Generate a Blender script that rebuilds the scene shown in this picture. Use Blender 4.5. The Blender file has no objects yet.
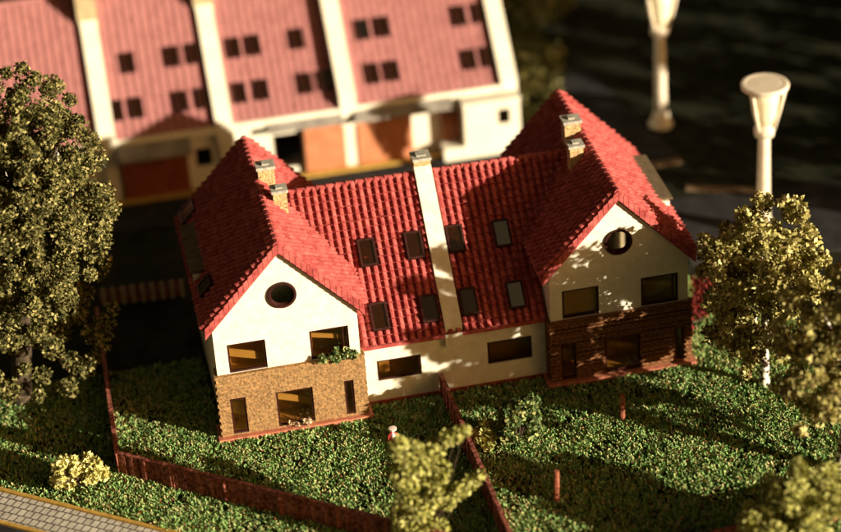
import bpy, math, random
import numpy as np
from mathutils import Vector, Matrix

random.seed(7)
rng = np.random.default_rng(7)
S = bpy.context.scene
COL = S.collection

# ------------------------------------------------------------------ camera
CAM = Vector((-14.732, -80.997, 54.5287))
R_ = Vector((0.97788264, -0.19943441, -0.06301946))
U_ = Vector((0.15396313, 0.48244958, 0.86228636))
F_ = Vector((0.14156586, 0.85291754, -0.50248461))
cd = bpy.data.cameras.new('camera')
cam = bpy.data.objects.new('camera', cd); COL.objects.link(cam)
m = Matrix((R_, U_, -F_)).transposed().to_4x4(); m.translation = CAM
cam.matrix_world = m
cd.sensor_width = 36.0; cd.sensor_fit = 'HORIZONTAL'; cd.lens = 2318.83 * 36 / 841
cd.clip_start = 1.0; cd.clip_end = 1500
cd.dof.use_dof = True; cd.dof.focus_distance = 95.5; cd.dof.aperture_fstop = 0.055
S.camera = cam

# ------------------------------------------------------------------ light
SUN = Vector((0.750, -0.622, 0.224)).normalized()
elev = math.asin(SUN.z); az = math.atan2(SUN.x, SUN.y)
w = bpy.data.worlds.new('World'); S.world = w; w.use_nodes = True
nt = w.node_tree; bg = nt.nodes['Background']
sky = nt.nodes.new('ShaderNodeTexSky'); sky.sky_type = 'NISHITA'; sky.sun_disc = False
sky.sun_elevation = elev; sky.sun_rotation = az
sky.air_density = 1.0; sky.dust_density = 6.0; sky.ozone_density = 0.0
tint = nt.nodes.new('ShaderNodeMix'); tint.data_type = 'RGBA'; tint.blend_type = 'MULTIPLY'
tint.inputs[0].default_value = 1.0; tint.inputs[7].default_value = (0.62, 0.41, 0.19, 1)   # the photo's warm white balance
nt.links.new(sky.outputs[0], tint.inputs[6]); nt.links.new(tint.outputs[2], bg.inputs[0])
bg.inputs[1].default_value = 0.05
sd = bpy.data.lights.new('sun', 'SUN'); so = bpy.data.objects.new('sun', sd); COL.objects.link(so)
sd.energy = 5.0; sd.angle = math.radians(0.5); sd.color = (1.0, 0.86, 0.62)
so.rotation_euler = SUN.to_track_quat('Z', 'Y').to_euler(); so.location = SUN * 60
S.view_settings.view_transform = 'Standard'; S.view_settings.look = 'None'
S.view_settings.exposure = 1.1; S.view_settings.gamma = 1.0

# ------------------------------------------------------------------ materials
def new_mat(name, rough=0.8, spec=0.2):
    mt = bpy.data.materials.new(name); mt.use_nodes = True
    b = mt.node_tree.nodes['Principled BSDF']
    b.inputs['Roughness'].default_value = rough
    b.inputs['Specular IOR Level'].default_value = spec
    return mt, mt.node_tree.nodes, mt.node_tree.links, b

def ramp(nodes, stops, interp='LINEAR'):
    r = nodes.new('ShaderNodeValToRGB'); r.color_ramp.interpolation = interp
    e = r.color_ramp.elements
    while len(e) < len(stops): e.new(0.5)
    for k, (p, c) in enumerate(stops):
        e[k].position = p; e[k].color = (*c, 1)
    return r

def noisy(name, c1, c2, scale=3.0, rough=0.8, bump=0.0, bscale=30.0, spec=0.2, island=0.0):
    """a base colour wandering between two colours, with fine relief"""
    mt, n, l, b = new_mat(name, rough, spec)
    tc = n.new('ShaderNodeTexCoord')
    nz = n.new('ShaderNodeTexNoise'); nz.inputs['Scale'].default_value = scale; nz.inputs['Detail'].default_value = 6
    l.new(tc.outputs['Object'], nz.inputs['Vector'])
    rp = ramp(n, [(0.35, c1), (0.68, c2)])
    fac = nz.outputs['Fac']
    if island:
        g = n.new('ShaderNodeNewGeometry')
        mx = n.new('ShaderNodeMix'); mx.inputs[0].default_value = island
        l.new(nz.outputs['Fac'], mx.inputs[2]); l.new(g.outputs['Random Per Island'], mx.inputs[3])
        fac = mx.outputs[0]
    l.new(fac, rp.inputs[0]); l.new(rp.outputs[0], b.inputs['Base Color'])
    if bump:
        n2 = n.new('ShaderNodeTexNoise'); n2.inputs['Scale'].default_value = bscale; n2.inputs['Detail'].default_value = 4
        l.new(tc.outputs['Object'], n2.inputs['Vector'])
        bp = n.new('ShaderNodeBump'); bp.inputs['Strength'].default_value = bump; bp.inputs['Distance'].default_value = 0.05
        l.new(n2.outputs['Fac'], bp.inputs['Height']); l.new(bp.outputs[0], b.inputs['Normal'])
    return mt

def leafy(name, stops, rough=0.7):
    mt, n, l, b = new_mat(name, rough, 0.15)
    g = n.new('ShaderNodeNewGeometry')
    rp = ramp(n, stops); l.new(g.outputs['Random Per Island'], rp.inputs[0])
    l.new(rp.outputs[0], b.inputs['Base Color'])
    return mt

def brick_mat(name, c1, c2, mortar, sx=1.0, rough=0.9):
    mt, n, l, b = new_mat(name, rough, 0.1)
    tc = n.new('ShaderNodeTexCoord')
    sp = n.new('ShaderNodeSeparateXYZ'); l.new(tc.outputs['Object'], sp.inputs[0])
    ad = n.new('ShaderNodeMath'); ad.operation = 'ADD'; l.new(sp.outputs[0], ad.inputs[0]); l.new(sp.outputs[1], ad.inputs[1])
    cb = n.new('ShaderNodeCombineXYZ'); l.new(ad.outputs[0], cb.inputs[0]); l.new(sp.outputs[2], cb.inputs[1])
    bt = n.new('ShaderNodeTexBrick'); l.new(cb.outputs[0], bt.inputs['Vector'])
    bt.inputs['Color1'].default_value = (*c1, 1); bt.inputs['Color2'].default_value = (*c2, 1); bt.inputs['Mortar'].default_value = (*mortar, 1)
    bt.inputs['Scale'].default_value = sx; bt.inputs['Brick Width'].default_value = 0.26; bt.inputs['Row Height'].default_value = 0.105
    bt.inputs['Mortar Size'].default_value = 0.018; bt.inputs['Bias'].default_value = 0.0
    nz = n.new('ShaderNodeTexNoise'); nz.inputs['Scale'].default_value = 9; nz.inputs['Detail'].default_value = 5
    l.new(tc.outputs['Object'], nz.inputs['Vector'])
    rp = ramp(n, [(0.3, (0.5, 0.5, 0.5)), (0.7, (1.25, 1.2, 1.1))]); l.new(nz.outputs['Fac'], rp.inputs[0])
    mx = n.new('ShaderNodeMix'); mx.data_type = 'RGBA'; mx.blend_type = 'MULTIPLY'; mx.inputs[0].default_value = 1
    l.new(bt.outputs['Color'], mx.inputs[6]); l.new(rp.outputs[0], mx.inputs[7]); l.new(mx.outputs[2], b.inputs['Base Color'])
    h = n.new('ShaderNodeMath'); h.operation = 'SUBTRACT'; l.new(nz.outputs['Fac'], h.inputs[0]); l.new(bt.outputs['Fac'], h.inputs[1])
    bp = n.new('ShaderNodeBump'); bp.inputs['Strength'].default_value = 0.9; bp.inputs['Distance'].default_value = 0.06
    l.new(h.outputs[0], bp.inputs['Height']); l.new(bp.outputs[0], b.inputs['Normal'])
    return mt

def glass_mat(name, col=(0.35, 0.30, 0.2), refl=0.16):
    mt = bpy.data.materials.new(name); mt.use_nodes = True
    n = mt.node_tree.nodes; l = mt.node_tree.links; n.clear()
    out = n.new('ShaderNodeOutputMaterial'); tr = n.new('ShaderNodeBsdfTransparent'); gl = n.new('ShaderNodeBsdfGlossy')
    tr.inputs[0].default_value = (*col, 1); gl.inputs['Roughness'].default_value = 0.08
    gl.inputs[0].default_value = (0.8, 0.8, 0.75, 1)
    mx = n.new('ShaderNodeMixShader'); mx.inputs[0].default_value = refl
    l.new(tr.outputs[0], mx.inputs[1]); l.new(gl.outputs[0], mx.inputs[2]); l.new(mx.outputs[0], out.inputs[0])
    return mt

M = {}
M['tile'] = noisy('red_tile', (0.29, 0.050, 0.050), (0.53, 0.135, 0.125), 3.1, 0.75, 0.5, 18, 0.08, 0.0)
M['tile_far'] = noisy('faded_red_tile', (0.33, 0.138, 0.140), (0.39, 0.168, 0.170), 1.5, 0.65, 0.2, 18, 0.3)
M['white'] = noisy('cream_render', (0.71, 0.67, 0.55), (0.82, 0.80, 0.70), 2.3, 0.85, 0.4, 22, 0.15)
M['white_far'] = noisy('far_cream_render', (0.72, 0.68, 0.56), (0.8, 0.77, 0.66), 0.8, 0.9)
M['brick'] = brick_mat('tan_brick', (0.38, 0.22, 0.10), (0.29, 0.15, 0.065), (0.36, 0.25, 0.13))
M['slat_brick'] = brick_mat('red_brown_slat_brick', (0.32, 0.155, 0.075), (0.24, 0.11, 0.055), (0.10, 0.04, 0.02))
M['chimney_brick'] = brick_mat('chimney_brick', (0.62, 0.44, 0.23), (0.48, 0.30, 0.14), (0.6, 0.48, 0.3))
M['orange'] = noisy('orange_brick', (0.43, 0.16, 0.08), (0.53, 0.22, 0.115), 1.3, 0.9, 0.3, 14)
M['redbrick'] = noisy('red_brick', (0.22, 0.05, 0.025), (0.3, 0.08, 0.04), 1.3, 0.9, 0.3, 14)
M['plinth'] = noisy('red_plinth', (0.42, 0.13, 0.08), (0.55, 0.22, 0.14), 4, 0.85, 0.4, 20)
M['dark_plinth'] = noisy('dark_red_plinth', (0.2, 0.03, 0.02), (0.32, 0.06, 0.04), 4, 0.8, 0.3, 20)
M['frame'] = noisy('dark_brown_frame', (0.022, 0.006, 0.005), (0.045, 0.011, 0.008), 6, 0.5)
M['grey_cap'] = noisy('grey_cap', (0.30, 0.29, 0.26), (0.5, 0.48, 0.42), 6, 0.8, 0.3, 30)
M['grey_canopy'] = noisy('grey_canopy', (0.22, 0.2, 0.18), (0.34, 0.31, 0.28), 1.5, 0.7)
M['tan'] = noisy('tan_board', (0.36, 0.29, 0.17), (0.46, 0.38, 0.24), 3, 0.85)
M['dormer_felt'] = noisy('brown_grey_felt', (0.10, 0.075, 0.045), (0.15, 0.115, 0.07), 3, 0.9, 0.3, 18)
M['room'] = noisy('room_lining', (0.55, 0.38, 0.17), (0.62, 0.44, 0.21), 2, 0.9)
M['blind'] = noisy('tan_blind', (0.62, 0.50, 0.28), (0.7, 0.58, 0.34), 3, 0.85)
M['glass'] = glass_mat('window_glass', (0.84, 0.74, 0.56), 0.10)
M['glass_pale'] = glass_mat('pale_skylight_glass', (0.5, 0.46, 0.36), 0.3)
M['dark'] = noisy('dark_void', (0.012, 0.006, 0.005), (0.02, 0.01, 0.008), 3, 0.9)
M['fence'] = noisy('red_brown_fence', (0.08, 0.016, 0.012), (0.44, 0.15, 0.11), 6.5, 0.8, 1.0, 7, 0.2, 0.12)
M['kerb'] = noisy('yellow_kerb', (0.42, 0.25, 0.05), (0.56, 0.36, 0.09), 4, 0.85, 0.3, 20)
M['tan_kerb'] = noisy('tan_kerb', (0.14, 0.09, 0.055), (0.2, 0.14, 0.085), 3, 0.85)
M['lamp'] = noisy('cream_lamp_paint', (0.70, 0.60, 0.48), (0.80, 0.72, 0.6), 3, 0.5, 0, 30, 0.4)
M['lamp_glass'] = noisy('cream_lantern', (0.82, 0.75, 0.52), (0.86, 0.8, 0.58), 3, 0.35, 0, 30, 0.5)
M['bark'] = noisy('grey_brown_bark', (0.025, 0.018, 0.012), (0.09, 0.065, 0.04), 4, 0.9, 0.8, 14)
M['stake'] = noisy('red_brown_wood', (0.22, 0.07, 0.04), (0.34, 0.12, 0.07), 5, 0.8, 0.4, 20)
M['ornament_white'] = noisy('white_ornament', (0.75, 0.62, 0.58), (0.82, 0.72, 0.68), 4, 0.6)
M['ornament_red'] = noisy('red_ornament', (0.34, 0.02, 0.03), (0.45, 0.05, 0.05), 4, 0.6)
# birch bark : white with dark blotches
mt, n, l, b = new_mat('birch_bark', 0.8, 0.2)
tc = n.new('ShaderNodeTexCoord'); nz = n.new('ShaderNodeTexNoise'); nz.inputs['Scale'].default_value = 4.5; nz.inputs['Detail'].default_value = 3
l.new(tc.outputs['Object'], nz.inputs[0]); rp = ramp(n, [(0.47, (0.82, 0.78, 0.68)), (0.56, (0.03, 0.015, 0.01))]); l.new(nz.outputs['Fac'], rp.inputs[0]); l.new(rp.outputs[0], b.inputs['Base Color'])
M['birch'] = mt
M['leaf_olive'] = leafy('olive_leaves', [(0, (0.02, 0.022, 0.008)), (0.35, (0.08, 0.08, 0.024)), (0.75, (0.21, 0.19, 0.065)), (1, (0.40, 0.35, 0.15))])
M['leaf_khaki'] = leafy('khaki_leaves', [(0, (0.09, 0.045, 0.018)), (0.3, (0.29, 0.255, 0.08)), (0.75, (0.54, 0.50, 0.19)), (1, (0.68, 0.63, 0.30))])
M['leaf_lime'] = leafy('yellow_green_leaves', [(0, (0.16, 0.15, 0.02)), (0.5, (0.35, 0.36, 0.10)), (1, (0.52, 0.51, 0.20))])
M['leaf_yellow'] = leafy('bright_yellow_leaves', [(0, (0.26, 0.23, 0.05)), (0.5, (0.56, 0.52, 0.18)), (1, (0.72, 0.68, 0.32))])
M['leaf_green'] = leafy('blue_green_leaves', [(0, (0.04, 0.055, 0.02)), (0.45, (0.10, 0.17, 0.055)), (0.75, (0.22, 0.28, 0.10)), (1, (0.52, 0.48, 0.20))])
M['leaf_red'] = leafy('red_leaves', [(0, (0.06, 0.008, 0.006)), (1, (0.20, 0.025, 0.02))])
M['leaf_dark'] = leafy('dark_green_leaves', [(0, (0.015, 0.025, 0.008)), (0.6, (0.04, 0.055, 0.018)), (1, (0.10, 0.10, 0.04))])
M['flower'] = leafy('pale_flowers', [(0, (0.5, 0.3, 0.18)), (1, (0.8, 0.7, 0.5))])
M['grass'] = leafy('turf', [(0, (0.26, 0.08, 0.035)), (0.07, (0.07, 0.11, 0.035)), (0.3, (0.17, 0.32, 0.085)), (0.54, (0.25, 0.46, 0.165)), (0.77, (0.35, 0.44, 0.15)), (0.90, (0.48, 0.43, 0.20)), (1, (0.64, 0.53, 0.28))])
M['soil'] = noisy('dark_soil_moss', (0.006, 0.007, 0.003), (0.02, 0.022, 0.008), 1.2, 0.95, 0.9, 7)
M['asphalt'] = noisy('asphalt', (0.018, 0.018, 0.02), (0.035, 0.034, 0.036), 1.2, 0.9, 0.3, 20)

# paving : square slabs, rotated with the path in the object's own frame
def paving():
    mt, n, l, b = new_mat('grey_paving', 0.85, 0.15)
    tc = n.new('ShaderNodeTexCoord')
    bt = n.new('ShaderNodeTexBrick'); l.new(tc.outputs['Object'], bt.inputs['Vector'])
    bt.offset = 0.5
    bt.inputs['Color1'].default_value = (0.60, 0.58, 0.55, 1); bt.inputs['Color2'].default_value = (0.50, 0.485, 0.46, 1); bt.inputs['Mortar'].default_value = (0.06, 0.05, 0.045, 1)
    bt.inputs['Scale'].default_value = 1; bt.inputs['Brick Width'].default_value = 0.34; bt.inputs['Row Height'].default_value = 0.42; bt.inputs['Mortar Size'].default_value = 0.028
    nz = n.new('ShaderNodeTexNoise'); nz.inputs['Scale'].default_value = 2.5; nz.inputs['Detail'].default_value = 6; l.new(tc.outputs['Object'], nz.inputs[0])
    rp = ramp(n, [(0.3, (0.7, 0.68, 0.64)), (0.7, (1.15, 1.12, 1.05))]); l.new(nz.outputs['Fac'], rp.inputs[0])
    mx = n.new('ShaderNodeMix'); mx.data_type = 'RGBA'; mx.blend_type = 'MULTIPLY'; mx.inputs[0].default_value = 1
    l.new(bt.outputs['Color'], mx.inputs[6]); l.new(rp.outputs[0], mx.inputs[7]); l.new(mx.outputs[2], b.inputs['Base Color'])
    bp = n.new('ShaderNodeBump'); bp.inputs['Strength'].default_value = 0.8; bp.inputs['Distance'].default_value = 0.03; bp.invert = True
    l.new(bt.outputs['Fac'], bp.inputs['Height']); l.new(bp.outputs[0], b.inputs['Normal'])
    return mt
M['paving'] = paving()

# ------------------------------------------------------------------ mesh helpers
class MB:
    def __init__(s): s.v = []; s.f = []
    def add(s, vs, fs):
        k = len(s.v); s.v += [tuple(p) for p in vs]; s.f += [tuple(i + k for i in f) for f in fs]; return s
    def hexa(s, p):          # 4 bottom, 4 top
        return s.add(p, [(3, 2, 1, 0), (4, 5, 6, 7), (0, 1, 5, 4), (1, 2, 6, 5), (2, 3, 7, 6), (3, 0, 4, 7)])
    def box(s, x0, x1, y0, y1, z0, z1):
        return s.hexa([(x0, y0, z0), (x1, y0, z0), (x1, y1, z0), (x0, y1, z0), (x0, y0, z1), (x1, y0, z1), (x1, y1, z1), (x0, y1, z1)])
    def bar(s, a, b, wd, z0, z1):       # upright slab along the ground line a-b
        a = Vector((a[0], a[1], 0)); b = Vector((b[0], b[1], 0)); d = (b - a).normalized(); nn = Vector((-d.y, d.x, 0)) * wd / 2
        q = [a - nn, b - nn, b + nn, a + nn]
        return s.hexa([(p.x, p.y, z0) for p in q] + [(p.x, p.y, z1) for p in q])
    def tube(s, pts, rad, k=10, cap=True):
        pts = [Vector(p) for p in pts]; rings = []
        for i, p in enumerate(pts):
            d = (pts[min(i + 1, len(pts) - 1)] - pts[max(i - 1, 0)]).normalized()
            a = d.orthogonal().normalized() if abs(d.z) < 0.9 else (Vector((1, 0, 0)) - d * d.x).normalized()
            c = d.cross(a)
            rings.append([p + (a * math.cos(2 * math.pi * j / k) + c * math.sin(2 * math.pi * j / k)) * rad[i] for j in range(k)])
        vs = [q for r in rings for q in r]; fs = []
        for i in range(len(pts) - 1):
            for j in range(k):
                fs.append((i * k + j, i * k + (j + 1) % k, (i + 1) * k + (j + 1) % k, (i + 1) * k + j))
        if cap: fs += [tuple(range(k))[::-1], tuple((len(pts) - 1) * k + j for j in range(k))]
        return s.add(vs, fs)
    def lathe(s, c, prof, k=24):
        vs = []; fs = []
        for r, z in prof:
            for j in range(k):
                t = 2 * math.pi * j / k; vs.append((c[0] + r * math.cos(t), c[1] + r * math.sin(t), c[2] + z))
        for i in range(len(prof) - 1):
            for j in range(k): fs.append((i * k + j, i * k + (j + 1) % k, (i + 1) * k + (j + 1) % k, (i + 1) * k + j))
        fs += [tuple(range(k))[::-1], tuple((len(prof) - 1) * k + j for j in range(k))]
        return s.add(vs, fs)
    def build(s, name, mat, parent=None, smooth=False):
        return link_mesh(name, s.v, s.f, mat, parent, smooth)

def world_loc(o):
    p = Vector((0, 0, 0))
    while o is not None: p += o.location; o = o.parent
    return p

def link_mesh(name, v, f, mat, parent=None, smooth=False):
    me = bpy.data.meshes.new(name)
    off = world_loc(parent) if parent is not None else Vector((0, 0, 0))
    v = np.asarray(v, dtype=float) - np.array(off)
    if isinstance(f, np.ndarray):
        nf, k = f.shape
        me.vertices.add(len(v)); me.vertices.foreach_set('co', v.astype(np.float32).ravel())
        me.loops.add(nf * k); me.loops.foreach_set('vertex_index', f.astype(np.int32).ravel())
        me.polygons.add(nf); me.polygons.foreach_set('loop_start', np.arange(0, nf * k, k, dtype=np.int32))
        me.update(calc_edges=True)
    else:
        me.from_pydata([tuple(p) for p in v], [], f)
    me.materials.append(mat)
    if smooth: me.polygons.foreach_set('use_smooth', [True] * len(me.polygons))
    me.update()
    o = bpy.data.objects.new(name, me); COL.objects.link(o)
    if parent is not None: o.parent = parent
    return o

def tag(o, label, cat, group=None):
    o['label'] = label; o['category'] = cat
    if group: o['group'] = group
    return o
def thing(name, label, cat, loc, group=None):
    o = bpy.data.objects.new(name, None); COL.objects.link(o); o.location = loc; o.empty_display_size = 0.3
    return tag(o, label, cat, group)
def structure(o): o['kind'] = 'structure'; return o

def wall(mb, o, u, n, u0, u1, z0, z1, th, holes=()):
    """upright wall: o origin, u unit along, n outward normal; rectangular holes (u0,u1,z0,z1) go right through"""
    o = Vector(o); u = Vector(u); n = Vector(n)
    us = sorted({u0, u1, *[h[0] for h in holes], *[h[1] for h in holes]}); zs = sorted({z0, z1, *[h[2] for h in holes], *[h[3] for h in holes]})
    us = [x for x in us if u0 <= x <= u1]; zs = [z for z in zs if z0 <= z <= z1]
    def solid(i, j):
        if not (0 <= i < len(us) - 1 and 0 <= j < len(zs) - 1): return False
        cu = (us[i] + us[i + 1]) / 2; cz = (zs[j] + zs[j + 1]) / 2
        return not any(h[0] < cu < h[1] and h[2] < cz < h[3] for h in holes)
    P = lambda a, z, d: o + u * a + Vector((0, 0, z)) - n * d
    for i in range(len(us) - 1):
        for j in range(len(zs) - 1):
            if not solid(i, j): continue
            a, b2, c, d = us[i], us[i + 1], zs[j], zs[j + 1]
            mb.add([P(a, c, 0), P(b2, c, 0), P(b2, d, 0), P(a, d, 0)], [(0, 1, 2, 3)])
            mb.add([P(a, c, th), P(b2, c, th), P(b2, d, th), P(a, d, th)], [(3, 2, 1, 0)])
            if not solid(i - 1, j): mb.add([P(a, c, 0), P(a, d, 0), P(a, d, th), P(a, c, th)], [(0, 1, 2, 3)])
            if not solid(i + 1, j): mb.add([P(b2, c, 0), P(b2, c, th), P(b2, d, th), P(b2, d, 0)], [(0, 1, 2, 3)])
            if not solid(i, j - 1): mb.add([P(a, c, 0), P(a, c, th), P(b2, c, th), P(b2, c, 0)], [(0, 1, 2, 3)])
            if not solid(i, j + 1): mb.add([P(a, d, 0), P(b2, d, 0), P(b2, d, th), P(a, d, th)], [(0, 1, 2, 3)])

def tiles(mb, o, u, v, ulen, vlen, tw=0.33, th=0.34, amp=0.155, step=0.12, keep=None, seed=0):
    """pan tile courses as real relief on the plane o + u*a + v*b"""
    rr = np.random.default_rng(seed)
    o = np.array(o, float); u = np.array(u, float); v = np.array(v, float); n = np.cross(u, v); n /= np.linalg.norm(n)
    nc = max(1, round(ulen / tw)); nr = max(1, round(vlen / th)); tw = ulen / nc; th = vlen / nr
    prof = [(0.0, 0.0), (0.25, 0.0), (0.31, 0.8), (0.42, 1.0), (0.66, 0.95), (0.90, 0.62), (0.93, 0.0)]
    ua = np.array([(c + p[0]) * tw for c in range(nc) for p in prof] + [ulen]); uh = np.array([p[1] for c in range(nc) for p in prof] + [0.0]) * amp
    tid = np.array([c for c in range(nc) for p in prof] + [nc - 1])
    rows = []
    for r in range(nr):
        jit = rr.normal(0, 0.012, nc)[tid]; jl = rr.normal(0, 0.018, nc)[tid] if r else 0
        wob = rr.normal(0, 0.006, len(ua))
        for fr, hh in ((0.0, -0.01), (0.0, step), (1.0, 0.004)):
            vv = (r + fr) * th + (jl if fr == 0 else 0)
            h = (uh * (1 if hh >= 0 else 0.0) + hh + (jit + wob if fr == 0 and hh > 0 else 0))
            rows.append(o + np.outer(ua, u) + np.outer(np.zeros(len(ua)) + vv, v) + np.outer(h, n))
    m_ = len(ua); base = len(mb.v)
    for r in rows: mb.v += [tuple(p) for p in r]
    for i in range(len(rows) - 1):
        for j in range(m_ - 1):
            if keep is not None:
                c = (rows[i][j] + rows[i + 1][j + 1]) / 2
                if not keep(c): continue
            a = base + i * m_ + j; mb.f.append((a, a + 1, a + m_ + 1, a + m_))

def window(parent, o, u, n, u0, u1, z0, z1, depth=0.05, fw=0.085, label=None, glass='glass', mull=(), name='window'):
    o = Vector(o); u = Vector(u); n = Vector(n)
    def bx(mb, a, b, c, d, d0, d1):
        P = lambda x, z, k: o + u * x + Vector((0, 0, z)) - n * k
        mb.hexa([P(a, c, d0), P(b, c, d0), P(b, c, d1), P(a, c, d1), P(a, d, d0), P(b, d, d0), P(b, d, d1), P(a, d, d1)])
    fr = MB(); e = 0.003
    bx(fr, u0 + e, u0 + fw, z0 + e, z1 - e, depth, depth + 0.09); bx(fr, u1 - fw, u1 - e, z0 + e, z1 - e, depth, depth + 0.09)
    bx(fr, u0 + fw, u1 - fw, z0 + e, z0 + fw, depth, depth + 0.09); bx(fr, u0 + fw, u1 - fw, z1 - fw, z1 - e, depth, depth + 0.09)
    for q in mull: bx(fr, u0 + q * (u1 - u0) - .03, u0 + q * (u1 - u0) + .03, z0 + fw, z1 - fw, depth + 0.005, depth + 0.08)
    fo = fr.build(name, M['frame'], parent)
    if label: fo['label'] = label
    pn = MB(); bx(pn, u0 + fw * .8, u1 - fw * .8, z0 + fw * .8, z1 - fw * .8, depth + 0.04, depth + 0.05); pn.build('pane', M[glass], fo)
    return fo

# ------------------------------------------------------------------ the setting
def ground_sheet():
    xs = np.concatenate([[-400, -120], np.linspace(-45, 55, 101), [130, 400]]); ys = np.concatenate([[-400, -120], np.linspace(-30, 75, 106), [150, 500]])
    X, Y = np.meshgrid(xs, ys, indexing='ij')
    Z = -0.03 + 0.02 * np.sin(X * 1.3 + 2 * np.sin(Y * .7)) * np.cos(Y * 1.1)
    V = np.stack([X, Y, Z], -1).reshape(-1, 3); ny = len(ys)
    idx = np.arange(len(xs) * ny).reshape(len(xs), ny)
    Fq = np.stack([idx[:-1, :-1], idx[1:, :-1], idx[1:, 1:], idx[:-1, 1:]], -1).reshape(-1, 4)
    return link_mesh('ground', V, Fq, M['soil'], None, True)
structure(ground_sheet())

PA, PB = Vector((-19.54, -1.01, 0)), Vector((-12.69, -6.19, 0))      # the kerb line along the front path
pd = (PB - PA).normalized(); pn_ = Vector((pd.y, -pd.x, 0))
def slab_obj(name, mat, a, b, w0, w1, z0, z1):
    """a strip along a-b in its own frame, so its paving pattern runs with it"""
    L = (b - a).length; mb = MB(); mb.box(0, L, w0, w1, z0, z1)
    o = mb.build(name, mat); d = (b - a).normalized(); o.rotation_euler = (0, 0, math.atan2(d.y, d.x)); o.location = a
    return structure(o)
a0 = PA - pd * 14; b0 = PB + pd * 16
slab_obj('pavement', M['paving'], a0, b0, -1.82, -0.15, -0.1, 0.05)
slab_obj('kerb', M['kerb'], a0, b0, -0.14, 0.04, -0.1, 0.13)
slab_obj('kerb', M['kerb'], a0, b0, -2.02, -1.83, -0.1, 0.11)
slab_obj('road', M['asphalt'], a0, b0, -8.0, -2.03, -0.12, 0.02)
# back: lane behind the house and footway along the terrace
slab_obj('pavement', M['asphalt'], Vector((-30, 20.6, 0)), Vector((11.5, 20.6, 0)), -1.5, 1.2, -0.1, 0.06)
slab_obj('kerb', M['kerb'], Vector((-30, 22.0, 0)), Vector((8.4, 22.0, 0)), -0.15, 0.25, -0.1, 0.16)
slab_obj('road', M['asphalt'], Vector((12.0, 29.0, 0)), Vector((13.7, 17.9, 0)), -1.6, 1.6, -0.1, 0.03)
slab_obj('kerb', M['tan_kerb'], Vector((11.9, 17.75, 0)), Vector((15.2, 17.75, 0)), -0.2, 0.2, -0.1, 0.12)
slab_obj('road', M['asphalt'], Vector((13.0, 11.0, 0)), Vector((40, 8.0, 0)), -3.2, 3.2, -0.1, 0.03)
slab_obj('kerb', M['tan_kerb'], Vector((14.6, 14.9, 0)), Vector((18.2, 13.4, 0)), -0.2, 0.25, -0.1, 0.12)

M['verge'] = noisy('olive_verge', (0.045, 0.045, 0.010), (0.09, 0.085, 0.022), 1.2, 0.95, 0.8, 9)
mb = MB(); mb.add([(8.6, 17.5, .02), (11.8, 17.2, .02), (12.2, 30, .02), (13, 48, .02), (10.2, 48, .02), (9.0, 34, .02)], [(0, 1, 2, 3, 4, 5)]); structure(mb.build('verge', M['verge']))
# ------------------------------------------------------------------ the semi-detached house
XC = 7.08; KG = 1.056; RZ = 8.89; GT = 0.50; GD = 9.75; OY = 0.14
MK = 1.021; MEY, MEZ, MRY, MRZ = 0.46, 3.03, 5.47, 8.145
house = thing('semi_detached_house', 'cream and brick semi-detached house with steep red tiled roofs in the middle of the lawn', 'house', (0, 4.8, 0))

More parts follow.
